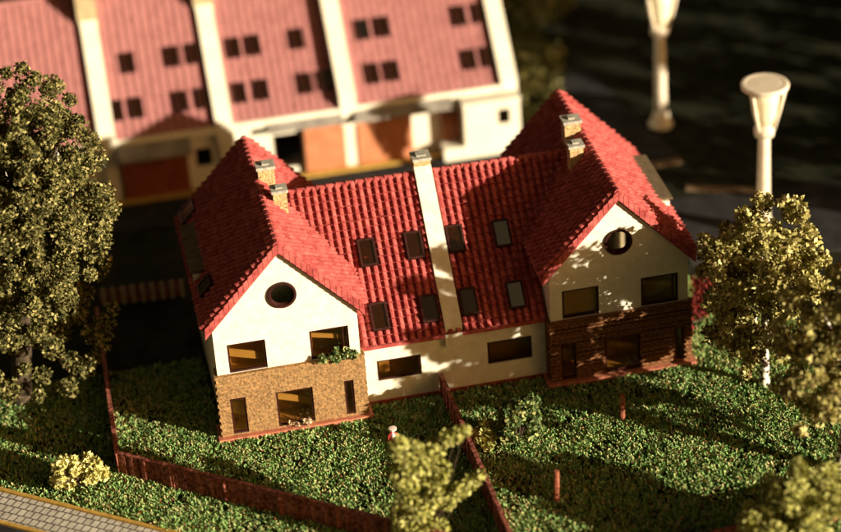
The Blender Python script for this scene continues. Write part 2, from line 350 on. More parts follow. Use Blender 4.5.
def gable_block(cx, side):
    """side -1: the left block, +1: the right one; outer slope faces side"""
    lo = [(-2.63, -1.98, 0.22, 1.97), (-0.71, 0.84, 0.22, 1.93), ((2.18, 2.58, 0.27, 1.95) if side < 0 else (2.42, 2.78, 0.30, 1.93))]
    up = [(-2.48, -0.89, 3.14, 4.52), (0.95, 2.58, 3.14, 4.55)]
    # --- rendered walls
    mb = MB(); X = lambda a: cx + a
    wall(mb, (cx, 0, 0), (1, 0, 0), (0, -1, 0), -3, 3, 0, 5.15, 0.2, lo + up)
    # gable triangle with a round hole
    ring = []; C0 = (0.0, 6.50); r0 = 0.52
    poly = [(-3, 5.15), (3, 5.15), (3, 5.38), (0, 8.56), (-3, 5.38)]
    angs = sorted([2 * math.pi * k / 40 for k in range(40)] + [math.atan2(p[1] - C0[1], p[0] - C0[0]) % (2 * math.pi) for p in poly])
    def hit(t):
        d = (math.cos(t), math.sin(t)); best = None
        for i in range(5):
            a, b = poly[i], poly[(i + 1) % 5]; ex, ez = b[0] - a[0], b[1] - a[1]; den = d[0] * ez - d[1] * ex
            if abs(den) < 1e-9: continue
            s_ = ((a[0] - C0[0]) * ez - (a[1] - C0[1]) * ex) / den; q = ((a[0] - C0[0]) * d[1] - (a[1] - C0[1]) * d[0]) / den
            if s_ > 0 and -1e-6 <= q <= 1 + 1e-6 and (best is None or s_ < best): best = s_
        return (C0[0] + d[0] * best, C0[1] + d[1] * best)
    k = len(angs); vs = []
    for t in angs:
        h = hit(t); c = (C0[0] + r0 * math.cos(t), C0[1] + r0 * math.sin(t))
        vs += [(X(h[0]), 0, h[1]), (X(c[0]), 0, c[1]), (X(c[0]), 0.2, c[1])]
    fs = []
    for i in range(k):
        j = (i + 1) % k; fs += [(3 * i, 3 * j, 3 * j + 1, 3 * i + 1), (3 * i + 1, 3 * j + 1, 3 * j + 2, 3 * i + 2)]
    mb.add(vs, fs)
    wall(mb, (cx - 3, 0.2, 0), (0, 1, 0), (-1, 0, 0), 0, GD - 0.55, 0, 5.3, 0.2)
    wall(mb, (cx + 3, 0.2, 0), (0, 1, 0), (1, 0, 0), 0, GD - 0.55, 0, 5.3, 0.2)
    yb = GD - 0.15
    mb.add([(X(-3), yb, 0), (X(3), yb, 0), (X(3), yb, 5.38), (X(0), yb, 8.56), (X(-3), yb, 5.38)], [(4, 3, 2, 1, 0)])
    mb.build('gable_wall', M['white'], house)
    # --- brick facing with toothed outer edge
    mb = MB(); wall(mb, (cx, -0.13, 0), (1, 0, 0), (0, -1, 0), -3.1, 3.1, 0.17, 3.08, 0.127, lo)
    for s in (-1, 1):
        wall(mb, (cx + 3.1 * s, -0.003, 0), (0, 1, 0), (s, 0, 0), 0, 0.75, 0.17, 3.08, 0.097)
        z = 0.25
        while z < 3.0:
            x0 = X(s * 3.1); mb.box(min(x0, x0 + s * .055), max(x0, x0 + s * .055), -0.126, 0.2, z, z + 0.17); z += 0.34
    mb.box(X(-3.13), X(3.13), -0.17, -0.003, 3.083, 3.13)
    if side > 0:      # the right block is faced in proud horizontal courses
        z = 0.30
        while z < 3.0:
            cuts = [(-3.1, 3.1)]
            for h in lo:
                if h[2] - .2 < z < h[3] + .03: cuts = [c for a, b in cuts for c in ((a, min(b, h[0] - .06)), (max(a, h[1] + .06), b)) if c[1] - c[0] > .05]
            for a, b in cuts:
                j = random.uniform(0, .02); mb.box(X(a), X(b), -0.185 - j, -0.128, z, z + .15)
            z += 0.255
    mb.build('brick_facing', M['brick' if side < 0 else 'slat_brick'], house)
    mb = MB(); mb.box(X(-3.28), X(3.28), -0.36, 0.9, -0.05, 0.165); mb.build('plinth', M['plinth'], house)
    # --- rooms seen through the windows
    mb = MB()
    mb.box(X(-2.79), X(2.79), 0.22, 1.15, 0.17, 0.2); mb.box(X(-2.79), X(2.79), 0.22, 1.15, 2.7, 2.95); mb.box(X(-2.79), X(2.79), 1.15, 1.3, 0.17, 5.4)
    mb.build('room', M['room'], house)
    for (xa, za, xb, zb, hh) in ((-2.75, 4.05, -.5, 3.38, .36) if side < 0 else (-2.75, 3.75, -.7, 3.7, 1.15), (.6, 4.25, 2.75, 3.75, .2), (-1.1, 1.62, 1.4, .75, .30), (-2.78, 1.35, -1.7, 1.0, .6)):
        mb = MB(); mb.hexa([(X(xa), .34, za - hh / 2), (X(xb), .34, zb - hh / 2), (X(xb), .40, zb - hh / 2), (X(xa), .40, za - hh / 2), (X(xa), .34, za + hh / 2), (X(xb), .34, zb + hh / 2), (X(xb), .40, zb + hh / 2), (X(xa), .40, za + hh / 2)])
        mb.build('inner_board', M['blind'], house)
    # --- windows
    for h in lo: window(house, (cx, -0.13, 0), (1, 0, 0), (0, -1, 0), *h)
    window(house, (cx, 0, 0), (1, 0, 0), (0, -1, 0), *up[0]); window(house, (cx, 0, 0), (1, 0, 0), (0, -1, 0), *up[1], mull=(0.86,))
    mb = MB(); vs = []; fs = []
    for i in range(32):
        t = 2 * math.pi * i / 32; c, s = math.cos(t), math.sin(t)
        for r, y in ((0.60, -0.003), (0.60, -0.09), (0.50, -0.09), (0.44, 0.05), (0.44, 0.1)): vs.append((X(r * c), y, 6.50 + r * s))
    for i in range(32):
        for q in range(4): fs.append((5 * i + q, 5 * ((i + 1) % 32) + q, 5 * ((i + 1) % 32) + q + 1, 5 * i + q + 1))
    mb.add(vs, fs); rw = mb.build('round_window', M['frame'], house)
    mb = MB(); mb.add([(X(0.46 * math.cos(2 * math.pi * i / 32)), 0.07, 6.50 + 0.46 * math.sin(2 * math.pi * i / 32)) for i in range(32)], [tuple(range(32))]); mb.build('pane', M['glass'], rw)
    # --- roof
    mb = MB(); hw = 3.31; sl = math.hypot(1, KG); ez = RZ - KG * hw
    for s in (-1, 1):
        A = (cx + s * hw, -OY, ez)
        keep = (lambda c: not (c[1] > 2.2 and c[2] < MRZ - MK * abs(c[1] - MRY) - 0.22)) if s == -side else None
        if s == 1: tiles(mb, (A[0], -OY, A[2]), (0, 1, 0), (-1 / sl, 0, KG / sl), GD + OY, hw * sl, seed=int(cx * 10) + s + 99, keep=keep)
        else: tiles(mb, (A[0], GD, A[2]), (0, -1, 0), (1 / sl, 0, KG / sl), GD + OY, hw * sl, seed=int(cx * 10) + s + 99, keep=keep)
        y0, y1 = -OY + 0.02, GD - 0.02; e = 0.015
        q = [(cx + s * hw, y0, ez - e), (cx + s * hw, y1, ez - e), (cx, y1, RZ - e), (cx, y0, RZ - e)]
        dz = lambda p: (p[0], p[1], p[2] - GT + 0.1)
        b_ = [dz(p) for p in q]
        mb.hexa(b_ + q if s == 1 else b_[::-1] + q[::-1])
        # barge tiles down the front edge
        nt_ = 15
        for i in range(nt_):
            f0, f1 = (i + 0.04) / nt_, (i + 0.96) / nt_
            for yy in ((-OY - 0.09, -OY + 0.2),):
                x0, x1 = cx + s * hw * (1 - f0), cx + s * hw * (1 - f1); z0, z1 = ez + f0 * (RZ - ez), ez + f1 * (RZ - ez)
                j = random.uniform(0, 0.03)
                p = [(x0, yy[0], z0 - .30), (x0, yy[1], z0 - .30), (x1, yy[1], z1 - .33), (x1, yy[0], z1 - .33), (x0, yy[0], z0 + .15 + j), (x0, yy[1], z0 + .15 + j), (x1, yy[1], z1 + .09 + j), (x1, yy[0], z1 + .09 + j)]
                if s == -1: p = [p[1], p[0], p[3], p[2], p[5], p[4], p[7], p[6]]
                mb.hexa(p)
    y = -OY - 0.05
    while y < GD - 0.1:
        L = min(0.42, GD - y); mb.tube([(cx, y, RZ + 0.0), (cx, y + L * 0.97, RZ - 0.015)], [0.17, 0.145], 10); y += 0.42
    mb.build('gable_roof', M['tile'], house)
    # --- chimneys on the inner slope by the ridge
    for (dx, yy, bw, bd, top) in ((0.42, 5.75, 0.70, 0.62, 9.42), (0.72, 3.95, 0.58, 0.55, 9.16)):
        x = cx - side * dx; mb = MB(); mb.box(x - bw / 2, x + bw / 2, yy - bd / 2, yy + bd / 2, 7.2, top)
        ch = mb.build('chimney', M['chimney_brick'], house)
        mb = MB(); mb.box(x - bw / 2 - .06, x + bw / 2 + .06, yy - bd / 2 - .06, yy + bd / 2 + .06, top + .003, top + .13); mb.box(x - .14, x + .14, yy - .14, yy + .14, top + .13, top + .2); mb.build('chimney_cap', M['grey_cap'], ch)
    # --- shed dormer on the outer slope
    xo, xi = cx + side * 3.28, cx + side * 2.45; x0, x1 = min(xo, xi), max(xo, xi)
    mb = MB(); zr = lambda x: RZ - KG * abs(x - cx)
    for yy in (3.5, 7.35):
        p = [(xi, zr(xi) - .2), (xo, zr(xo) - .2), (xo, 6.02), (xi, 6.1)]
        v_ = [(a, yy, z) for a, z in p] + [(a, yy + .12, z) for a, z in p]
        mb.add(v_, [(0, 1, 2, 3), (7, 6, 5, 4), (0, 4, 5, 1), (1, 5, 6, 2), (2, 6, 7, 3), (3, 7, 4, 0)])
    mb.box(min(xo, xo - side * .1), max(xo, xo - side * .1), 3.62, 7.35, 5.25, 6.0)
    dm = mb.build('dormer', M['white'], house)
    mb = MB(); xa, xb = cx + side * 2.62, cx + side * 3.40
    q = [(xa, 3.4), (xb, 3.4), (xb, 7.55), (xa, 7.55)]
    if side < 0: q = q[::-1]
    mb.hexa([(a, b, 6.24 - .12 * abs(a - xa)) for a, b in q] + [(a, b, 6.33 - .12 * abs(a - xa)) for a, b in q]); mb.build('dormer_roof', M['dormer_felt'], dm)
    mb = MB(); xg = xo + side * .004; mb.box(min(xg, xg + side * .03), max(xg, xg + side * .03), 3.9, 7.1, 5.45, 5.95); mb.build('pane', M['dark'], dm)
    return

gable_block(-XC, -1); gable_block(XC, 1)

def skylight(parent, o, u, v, uc, vc, wd, ht, glass='glass', lift=0.25, fw=0.09, name='skylight'):
    """roof window lying on the plane o + u*a + v*b"""
    o = Vector(o); u = Vector(u); v = Vector(v); n = u.cross(v).normalized()
    def bx(mb, a0, a1, b0_, b1_, h0, h1):
        P = lambda a, b, h: o + u * a + v * b + n * h
        mb.hexa([P(a0, b0_, h0), P(a1, b0_, h0), P(a1, b1_, h0), P(a0, b1_, h0), P(a0, b0_, h1), P(a1, b0_, h1), P(a1, b1_, h1), P(a0, b1_, h1)])
    a0, a1, c0, c1 = uc - wd / 2, uc + wd / 2, vc - ht / 2, vc + ht / 2
    mb = MB(); bx(mb, a0, a0 + fw, c0, c1, -.1, .10 + lift); bx(mb, a1 - fw, a1, c0, c1, -.1, .10 + lift); bx(mb, a0 + fw, a1 - fw, c0, c0 + fw, -.1, .10 + lift); bx(mb, a0 + fw, a1 - fw, c1 - fw, c1, -.1, .10 + lift)
    bx(mb, a0 + fw, a1 - fw, c0 + fw, c1 - fw, -.1, .075 + lift - .05)
    f = mb.build(name, M['frame'], parent)
    mb = MB(); bx(mb, a0 + fw * .9, a1 - fw * .9, c0 + fw * .9, c1 - fw * .9, .06 + lift, .072 + lift); mb.build('pane', M[glass], f)
    return f

# --- middle section
mw = [(-3.34, -1.44, 1.12, 2.13), (1.44, 3.38, 1.06, 2.16)]
mb = MB(); wall(mb, (0, 0.7, 0), (1, 0, 0), (0, -1, 0), -4.07, 4.07, 0, 3.1, 0.2, mw)
mb.build('middle_wall', M['white'], house)
mb = MB(); mb.box(-4.07, 4.07, 10.0, 10.2, 0, 3.1); mb.build('back_wall', M['white'], house)
for h in mw: window(house, (0, 0.7, 0), (1, 0, 0), (0, -1, 0), *h)
mb = MB(); mb.box(-4.05, 4.05, 0.92, 1.7, 0.1, 0.15); mb.box(-4.05, 4.05, 1.7, 1.8, 0.1, 3.4); mb.box(-4.05, 4.05, .92, 1.7, 2.5, 2.6); mb.box(-.1, .1, .92, 1.7, .15, 2.5); mb.build('room', M['room'], house)
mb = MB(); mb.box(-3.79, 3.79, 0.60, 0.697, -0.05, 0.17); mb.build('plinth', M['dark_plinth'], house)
msl = math.hypot(1, MK); mlen = (MRY - MEY) * msl
def mkeep(c):
    ax = abs(c[0]); gz = RZ - KG * abs(ax - XC)
    return ax < 4.02 or (c[2] > gz - 0.35 and ax < 6.6)
mb = MB()
tiles(mb, (-6.6, MEY, MEZ), (1, 0, 0), (0, 1 / msl, MK / msl), 13.2, mlen, th=0.345, seed=5, keep=mkeep)
tiles(mb, (6.6, 2 * MRY - MEY, MEZ), (-1, 0, 0), (0, -1 / msl, MK / msl), 13.2, mlen, th=0.345, seed=6, keep=mkeep)
for s in (0, 1):
    ya = MEY + .01 if s == 0 else 2 * MRY - MEY - .01
    q = [(-4.04, ya, MEZ - .015), (4.04, ya, MEZ - .015), (4.04, MRY, MRZ - .03), (-4.04, MRY, MRZ - .03)]
    if s: q = q[::-1]
    mb.hexa([(a, b, c - .16) for a, b, c in q] + q)
x = -6.3
while x < 6.3:
    if abs(x + .2) > 0.5: mb.tube([(x, MRY, MRZ + .0), (x + .40, MRY, MRZ - .015)], [0.16, 0.135], 10)
    x += 0.42
mb.build('main_roof', M['tile'], house)
for (sx, sy, g) in ((-3.0, 3.25, 'glass'), (-0.98, 3.25, 'glass'), (-3.0, 1.28, 'glass'), (-0.85, 1.28, 'glass'), (0.80, 3.25, 'glass'), (2.81, 3.2, 'glass_pale'), (0.83, 1.3, 'glass'), (2.87, 1.28, 'glass_pale')):
    skylight(house, (0, MEY, MEZ), (1, 0, 0), (0, 1 / msl, MK / msl), sx, (sy - MEY) * msl, 0.74, 1.2, g)
gsl = math.hypot(1, KG); gez = RZ - KG * 3.31
skylight(house, (-XC - 3.31, 0, gez), (0, -1, 0), (1 / gsl, 0, KG / gsl), -2.2, 0.85, 0.9, 0.75, 'glass_pale'); skylight(house, (-XC - 3.31, 0, gez), (0, -1, 0), (1 / gsl, 0, KG / gsl), -8.75, 0.9, 1.1, 0.9)
# party wall strip running up the middle of the roof, with its stack
mb = MB(); W2 = 0.37; y0 = MEY - .02; z0 = MEZ
q = [(-W2, y0, z0 - .3), (W2, y0, z0 - .3), (W2, MRY, MRZ - .3), (-W2, MRY, MRZ - .3)]; t = [(-W2, y0, z0 + .42), (W2, y0, z0 + .42), (W2, MRY, MRZ + .48), (-W2, MRY, MRZ + .48)]
mb.hexa(q + t)
q2 = [(W2, 2 * MRY - y0, z0 - .3), (-W2, 2 * MRY - y0, z0 - .3), (-W2, MRY, MRZ - .3), (W2, MRY, MRZ - .3)]; t2 = [(W2, 2 * MRY - y0, z0 + .42), (-W2, 2 * MRY - y0, z0 + .42), (-W2, MRY, MRZ + .48), (W2, MRY, MRZ + .48)]
mb.hexa(q2 + t2); mb.box(-W2, W2, y0 + .003, 0.697, 2.4, z0 + .3)
pw = mb.build('party_wall', M['white'], house)
mb = MB(); mb.box(-.36, .36, MRY - .1, MRY + .65, MRZ - .2, MRZ + .62); ch = mb.build('chimney', M['chimney_brick'], house)
mb = MB(); mb.box(-.41, .41, MRY - .15, MRY + .7, MRZ + .623, MRZ + .74); mb.box(-.2, .2, MRY + .1, MRY + .45, MRZ + .74, MRZ + .80); mb.build('chimney_cap', M['grey_cap'], ch)

# ------------------------------------------------------------------ terrace behind
EY, EZ, TRY = 22.42, 3.35, 28.05
def terraced(x0, x1, label, sky_x, lower, name='terraced_house', stack=True, up=.42):
    t = thing(name, label, 'house', ((x0 + x1) / 2, 25.5, 0), 'row of terraced houses behind the garden')
    trz = EZ + (TRY - EY)
    mb = MB(); wall(mb, (0, 22.6, 0), (1, 0, 0), (0, -1, 0), x0, x1, 0, EZ, .2, [h for h in lower if h[4] == 'hole'] and [h[:4] for h in lower if h[4] == 'hole'])
    wall(mb, (x0 + .03, 22.8, 0), (0, 1, 0), (-1, 0, 0), 0, 10.4, 0, EZ + .3, .2); wall(mb, (x1 - .03, 22.8, 0), (0, 1, 0), (1, 0, 0), 0, 10.4, 0, EZ + .3, .2)
    mb.add([(x1 - .03, 22.8, EZ), (x1 - .03, 33.2, EZ), (x1 - .03, TRY, trz - .2)], [(0, 1, 2)])
    mb.add([(x0, 33.3, 0), (x1, 33.3, 0), (x1, 33.3, EZ), (x0, 33.3, EZ)], [(3, 2, 1, 0)])
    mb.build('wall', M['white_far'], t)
    sl = math.sqrt(2); mb = MB()
    tiles(mb, (x0, EY, EZ), (1, 0, 0), (0, 1 / sl, 1 / sl), x1 - x0, (TRY - EY) * sl, tw=.4, th=.36, amp=.05, step=.04, seed=int(x0 * 7) + 500)
    q = [(x0, EY, EZ - .015), (x1, EY, EZ - .015), (x1, TRY, trz - .03), (x0, TRY, trz - .03)]; mb.hexa([(a, b, c - .25) for a, b, c in q] + q)
    yb = 2 * TRY - EY; q = [(x1, yb, EZ), (x0, yb, EZ), (x0, TRY, trz), (x1, TRY, trz)]; mb.hexa([(a, b, c - .25) for a, b, c in q] + q)
    mb.tube([(x0, TRY, trz), (x1, TRY, trz)], [.16, .16], 8)
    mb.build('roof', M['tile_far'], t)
    mb = MB(); mb.box(x0 + .3, x1 - .3, EY - .16, EY + .02, EZ - .36, EZ + .06); mb.build('fascia', M['white_far'], t)
    for (sx, sy, g) in sky_x: skylight(t, (0, EY, EZ), (1, 0, 0), (0, 1 / sl, 1 / sl), sx, (sy - EY) * sl, .62, 1.05, g, fw=.07, lift=.14)
    # raised party wall along the right edge
    hw = .42
    mb = MB(); q = [(x1 - hw, EY - .2, EZ - .9), (x1 + hw, EY - .2, EZ - .9), (x1 + hw, TRY, trz - .3), (x1 - hw, TRY, trz - .3)]
    tt = [(x1 - hw, EY - .2, EZ + up - .1), (x1 + hw, EY - .2, EZ + up - .1), (x1 + hw, TRY, trz + up), (x1 - hw, TRY, trz + up)]
    mb.hexa(q + tt); mb.box(x1 - hw + .1, x1 + hw - .1, EY - .05, 22.597, 0, EZ - .4)
    mb.build('party_wall', M['white_far'], t)
    if stack:
        mb = MB(); mb.box(x1 - .5, x1 + .5, 26.7, 27.8, trz - 1.6, trz + 1.3); c = mb.build('chimney', M['tan'], t)
        mb = MB(); mb.box(x1 - .58, x1 + .58, 26.62, 27.88, trz + 1.303, trz + 1.45); mb.build('chimney_cap', M['grey_cap'], c)
    for a, b, c, d, kind in lower:
        if kind == 'hole': window(t, (0, 22.6, 0), (1, 0, 0), (0, -1, 0), a, b, c, d, fw=.09)
        else:
            mb = MB(); mb.box(a, b, 22.28, 22.597, c, d); mb.build('brick_panel', M[kind], t)
    return t
def canopy(t, x0, x1, y0, z, th=.22):
    mb = MB(); mb.hexa([(x0, y0, z - .25), (x1, y0, z - .25), (x1, EY - .17, z), (x0, EY - .17, z), (x0, y0, z - .25 + th), (x1, y0, z - .25 + th), (x1, EY - .17, z + th), (x0, EY - .17, z + th)]); mb.build('canopy', M['grey_canopy'], t)
UP, LW = 25.2, 23.5
t0 = terraced(-18.9, -12.7, 'leftmost terraced house behind the big olive tree, roof mostly plain red', [(-17.6, LW, 'glass')], [(-15, -14, 1.2, 2.3, 'hole')])
t1 = terraced(-12.7, -6.9, 'terraced house with grey canopy over dark red brick, right of the big olive tree', [(-11.04, UP, 'glass'), (-8.83, UP, 'glass'), (-7.77, UP, 'glass'), (-12.0, LW, 'glass'), (-11.0, LW, 'glass'), (-8.8, LW, 'glass'), (-7.7, LW, 'glass')], [(-8.45, -7.65, 1.2, 2.2, 'hole'), (-12.2, -8.9, 0, 2.45, 'redbrick')])
canopy(t1, -12.3, -8.7, 21.2, 2.9)
t2 = terraced(-6.9, -0.65, 'terraced house between two white party walls, straight behind the left gable', [(-5.74, UP, 'glass'), (-4.72, UP, 'glass'), (-2.53, UP, 'glass'), (-5.84, LW, 'glass'), (-4.71, LW, 'glass'), (-2.53, LW, 'glass'), (-1.51, LW, 'glass')], [(-4.55, -3.1, .4, 2.3, 'hole'), (-3.0, -.95, 0, 2.75, 'orange')], up=.85)
canopy(t2, -4.8, -1.0, 21.9, 3.0, .16)
t3 = terraced(-0.65, 7.6, 'rightmost terraced house with orange brick panel and pale skylight', [(0.83, UP, 'glass_pale'), (1.84, UP, 'glass'), (5.83, UP, 'glass'), (6.88, UP, 'glass'), (0.9, LW, 'glass'), (1.92, LW, 'glass'), (5.9, LW, 'glass'), (6.88, LW, 'glass')], [(-.3, 2.5, 0, 2.75, 'orange'), (4.1, 4.9, .6, 2.2, 'orange')], stack=False)
canopy(t3, -.4, 4.6, 21.7, 3.0, .2)
mb = MB(); wall(mb, (0, 21.3, 0), (1, 0, 0), (0, -1, 0), 5.0, 7.9, 0, 3.0, .2, [(6.75, 7.35, 1.75, 2.55)]); wall(mb, (5.0, 21.5, 0), (0, 1, 0), (-1, 0, 0), 0, 1.09, 0, 3.0, .2); wall(mb, (7.9, 21.5, 0), (0, 1, 0), (1, 0, 0), 0, 1.09, 0, 3.0, .2); mb.box(4.95, 7.95, 21.25, 22.2, 3.003, 3.12); mb.box(3.9, 5.0, 21.3, 22.25, 0, .75)
bw_ = mb.build('bay', M['white_far'], t3); window(t3, (0, 21.3, 0), (1, 0, 0), (0, -1, 0), 6.75, 7.35, 1.75, 2.55, fw=.07)

# ------------------------------------------------------------------ fences
def fence(label, pts, h=1.05, hvar=.04, name='garden_fence', board=.19, gate=None):
    t = thing(name, label, 'fence', (pts[0][0], pts[0][1], 0), 'reddish garden fences')
    bm_ = MB(); posts = []
    for a, b in zip(pts[:-1], pts[1:]):
        a = Vector((a[0], a[1], 0)); b = Vector((b[0], b[1], 0)); L = (b - a).length; d = (b - a) / L; k = max(1, int(L / board)); nn = Vector((-d.y, d.x, 0))
        for i in range(k):
            p0 = a + d * (L * (i + .04) / k); p1 = a + d * (L * (i + .96) / k); o = nn * random.choice((-.05, -.02, 0, .02, .05))
            hh = h + random.uniform(-hvar, hvar); bm_.bar(p0 + o, p1 + o, .07 + random.uniform(0, .03), -.05, hh)
        bm_.bar(a, b, .17, h + .032, h + .09)
        npst = max(1, round(L / 2.4))
        for i in range(npst + 1): posts.append(a + d * (L * i / npst))
    bm_.build('board_panel', M['fence'], t)
    seen = []
    for p in posts:
        if any((p - q).length < .3 for q in seen): continue
        seen.append(p); mb = MB(); mb.box(p.x - .08, p.x + .08, p.y - .08, p.y + .08, -.05, h + .05); mb.build('post', M['fence'], t)
    return t
fence('red brown board fence running away beside the big olive tree', [(-14.63, -1.0), (-14.5, 10.5)])
fence('red brown board fence along the front of the left lawn, above the path', [(-14.6, -1.35), (-0.55, -12.3)])
fence('red brown board fence between the two lawns, reaching the cream wall', [(-0.67, 0.5), (-0.42, -12.0)])
fence('red brown board fence along the bottom edge of the right lawn', [(-0.1, -14.3), (13.6, -12.4)])
# pale pickets in the shade behind the left gable
t = thing('picket_fence', 'dark red fence with pale pickets in the shade behind the left gable', 'fence', (-12.2, 12.4, 0))
mb = MB(); mb.bar((-14.3, 12.6), (-10.4, 12.3), .08, 0, .5); mb.bar((-14.3, 12.6), (-10.4, 12.3), .06, .62, .75); mb.build('rail', M['fence'], t)
for k in range(9):
    x = -14.1 + k * .45; mb = MB(); mb.box(x - .09, x + .09, 12.38 - k * .034, 12.44 - k * .034, 0, .95); mb.build('picket', M['tan'], t)

# ------------------------------------------------------------------ street lamps
def lamp(loc, label):
    t = thing('street_lamp', label, 'street lamp', loc, 'cream street lamps')
    x, y, z = loc; c = (x, y, 0)
    MB().lathe(c, [(.62, -.05), (.62, .18), (.45, .3), (.42, .7), (.36, .85)], 20).build('base', M['lamp'], t, True)
    MB().lathe(c, [(.34, .853), (.31, 2.0), (.27, 4.8), (.27, 5.1)], 20).build('pole', M['lamp'], t, True)
    MB().lathe(c, [(.30, 5.103), (.45, 5.15), (.48, 5.5), (.38, 5.62), (.30, 5.7)], 20).build('collar', M['lamp'], t, True)
    for k in range(3):
        a = math.radians(95 + 120 * k); d = Vector((math.cos(a), math.sin(a), 0))
        MB().tube([Vector(c) + d * .42 + Vector((0, 0, 5.45)), Vector(c) + d * .70 + Vector((0, 0, 6.5)), Vector(c) + d * .93 + Vector((0, 0, 7.58))], [.10, .085, .085], 8).build('arm', M['lamp'], t, True)
    MB().lathe(c, [(.24, 5.703), (.42, 5.8), (.54, 6.2), (.66, 7.0), (.70, 7.55)], 20).build('lantern', M['lamp_glass'], t, True)
    cap = MB().lathe(c, [(1.0, 7.553), (1.08, 7.6), (1.10, 7.74), (1.06, 7.80), (.92, 7.815), (.90, 7.80), (.0001, 7.81)], 40).build('cap', M['lamp'], t, False)
    return t
lamp((16.75, 9.7, 0), 'cream street lamp with a flat round cap, standing behind the khaki tree')
lamp((15.4, 21.9, 0), 'blurred cream street lamp at the top edge, behind the right roof')

# ------------------------------------------------------------------ plants
def leaf_cloud(centres, radii, n_per, size, flat=0.0, rg=rng, squash=1.0):
    """many small leaf quads scattered in clumps, denser at the clump surface"""
    cs = np.repeat(np.asarray(centres, float), n_per, 0); rs = np.repeat(np.asarray(radii, float), n_per)
    N = len(cs); d = rg.normal(size=(N, 3)); d /= np.linalg.norm(d, axis=1)[:, None]
    r = rs * (rg.random(N) ** 0.45); p = cs + d * r[:, None] * np.array([1, 1, squash])
    a = rg.normal(size=(N, 3)); a /= np.linalg.norm(a, axis=1)[:, None]
    b = np.cross(a, rg.normal(size=(N, 3))); b /= np.linalg.norm(b, axis=1)[:, None]
    s = size * rg.uniform(.55, 1.35, N)[:, None]; c = np.cross(a, b)
    q = np.stack([p - a * s, p - b * s * .62 + c * s * .2, p + a * s, p + b * s * .62 + c * s * .2], 1).reshape(-1, 3)
    return q, np.arange(4 * N).reshape(-1, 4)

def crown_points(center, rad, n, inner=0.55, rg=rng, lumps=5, amp=.22):
    """clump centres inside a lumpy ellipsoid"""
    ld = rg.normal(size=(lumps, 3)); ld /= np.linalg.norm(ld, axis=1)[:, None]; la = rg.uniform(-amp, amp, lumps)
    out = []
    while len(out) < n:
        d = rg.normal(size=3); d /= np.linalg.norm(d); s = 1 + sum(la[k] * max(0, d @ ld[k]) ** 3 for k in range(lumps))
        r = s * (inner + (1 - inner) * rg.random() ** .6)
        out.append(np.array(center) + d * r * np.array(rad))
    return np.array(out)

def tree(name, label, base, top, center, rad, n, clump, npc, leaf, mat, bark, tr=.3, cat='tree', group=None, inner=.5, extra=(), branches=9, lumps=6, amp=.25):
    t = thing(name, label, cat, base, group); base = Vector(base); top = Vector(top)
    mb = MB(); mid = base.lerp(top, .5) + Vector((.12, .1, 0)) * tr * 2
    mb.tube([base - Vector((0, 0, .1)), base + Vector((0, 0, .25)), base.lerp(mid, .5), mid, top], [tr * 1.5, tr * 1.1, tr, tr * .8, tr * .25], 10)
    cp = crown_points(center, rad, n, inner, lumps=lumps, amp=amp)
    for q in cp[:branches]:
        s = base.lerp(top, random.uniform(.3, .85)); e = Vector(q); k = s.lerp(e, .5) + Vector((0, 0, .15 * (e - s).length))
        mb.tube([s, k, e], [tr * .4, tr * .22, tr * .07], 6)
    mb.build('trunk', M[bark], t, True)
    if len(extra): cp = np.vstack([cp, np.array(extra)])
    rad_ = rng.uniform(.6, 1.25, len(cp)) * clump
    v, f = leaf_cloud(cp, rad_, npc, leaf)
    link_mesh('crown', v, f, M[mat], t)
    return t

tree('olive_tree', 'tall dense olive-green tree at the left edge, beside the house', (-18.3, 5.6, 0), (-16.7, 5.6, 12), (-16.45, 5.5, 9.5), (3.3, 3.2, 6.2), 480, .46, 165, .095, 'leaf_olive', 'bark', .42, inner=.35,
     extra=[(-14.9, 4.6, 3.3), (-14.5, 4.4, 3.0), (-15.0, 4.3, 2.3), (-15.4, 4.3, 1.9), (-14.3, 4.7, 3.7), (-15.9, 4.4, 2.2), (-13.9, 4.8, 4.2), (-17.2, 4.0, 2.0), (-17.9, 3.9, 2.6), (-16.6, 4.0, 3.2), (-18.6, 3.9, 1.6), (-17.5, 3.8, 1.2), (-16.2, 3.9, 1.3), (-19.2, 4.0, 2.3)], branches=30)
tree('birch_tree', 'khaki birch tree with patchy white trunk, just right of the right gable', (12.6, -2.7, 0), (12.5, -2.6, 4.6), (12.4, -2.6, 4.95), (2.5, 2.4, 3.75), 215, .42, 140, .12, 'leaf_khaki', 'birch', .2, inner=.12, extra=[(10.1, -2.6, 6.9), (10.0, -2.6, 7.4), (10.4, -2.6, 7.0), (13.4, -2.6, 8.6), (13.9, -2.6, 8.4)], group='birch trees on the right', amp=.3)
tree('birch_tree', 'khaki birch tree cut by the right edge, nearer than the other birch', (13.45, -9.5, 0), (13.9, -9.4, 5.2), (14.4, -9.4, 5.8), (3.6, 2.6, 4.7), 215, .44, 100, .13, 'leaf_khaki', 'birch', .26, inner=.25, group='birch trees on the right', amp=.3)

def shrub(name, label, base, clumps, npc, leaf, mat, cr, cat='shrub', group=None, stem=.07):
    t = thing(name, label, cat, base, group); base = Vector(base); mb = MB()
    for c in clumps:
        e = base + Vector(c[:3]); k = base.lerp(e, .55) + Vector((random.uniform(-.1, .1), random.uniform(-.1, .1), .1))
        mb.tube([base + Vector((random.uniform(-.05, .05), random.uniform(-.05, .05), -.05)), k, e], [stem, stem * .6, stem * .25], 6)
    mb.build('stem', M['bark'], t, True)
    P = [np.array(base) + np.array(c[:3]) for c in clumps]; R = [cr * (c[3] if len(c) > 3 else 1) for c in clumps]
    v, f = leaf_cloud(P, R, npc, leaf); link_mesh('foliage', v, f, M[mat], t); return t

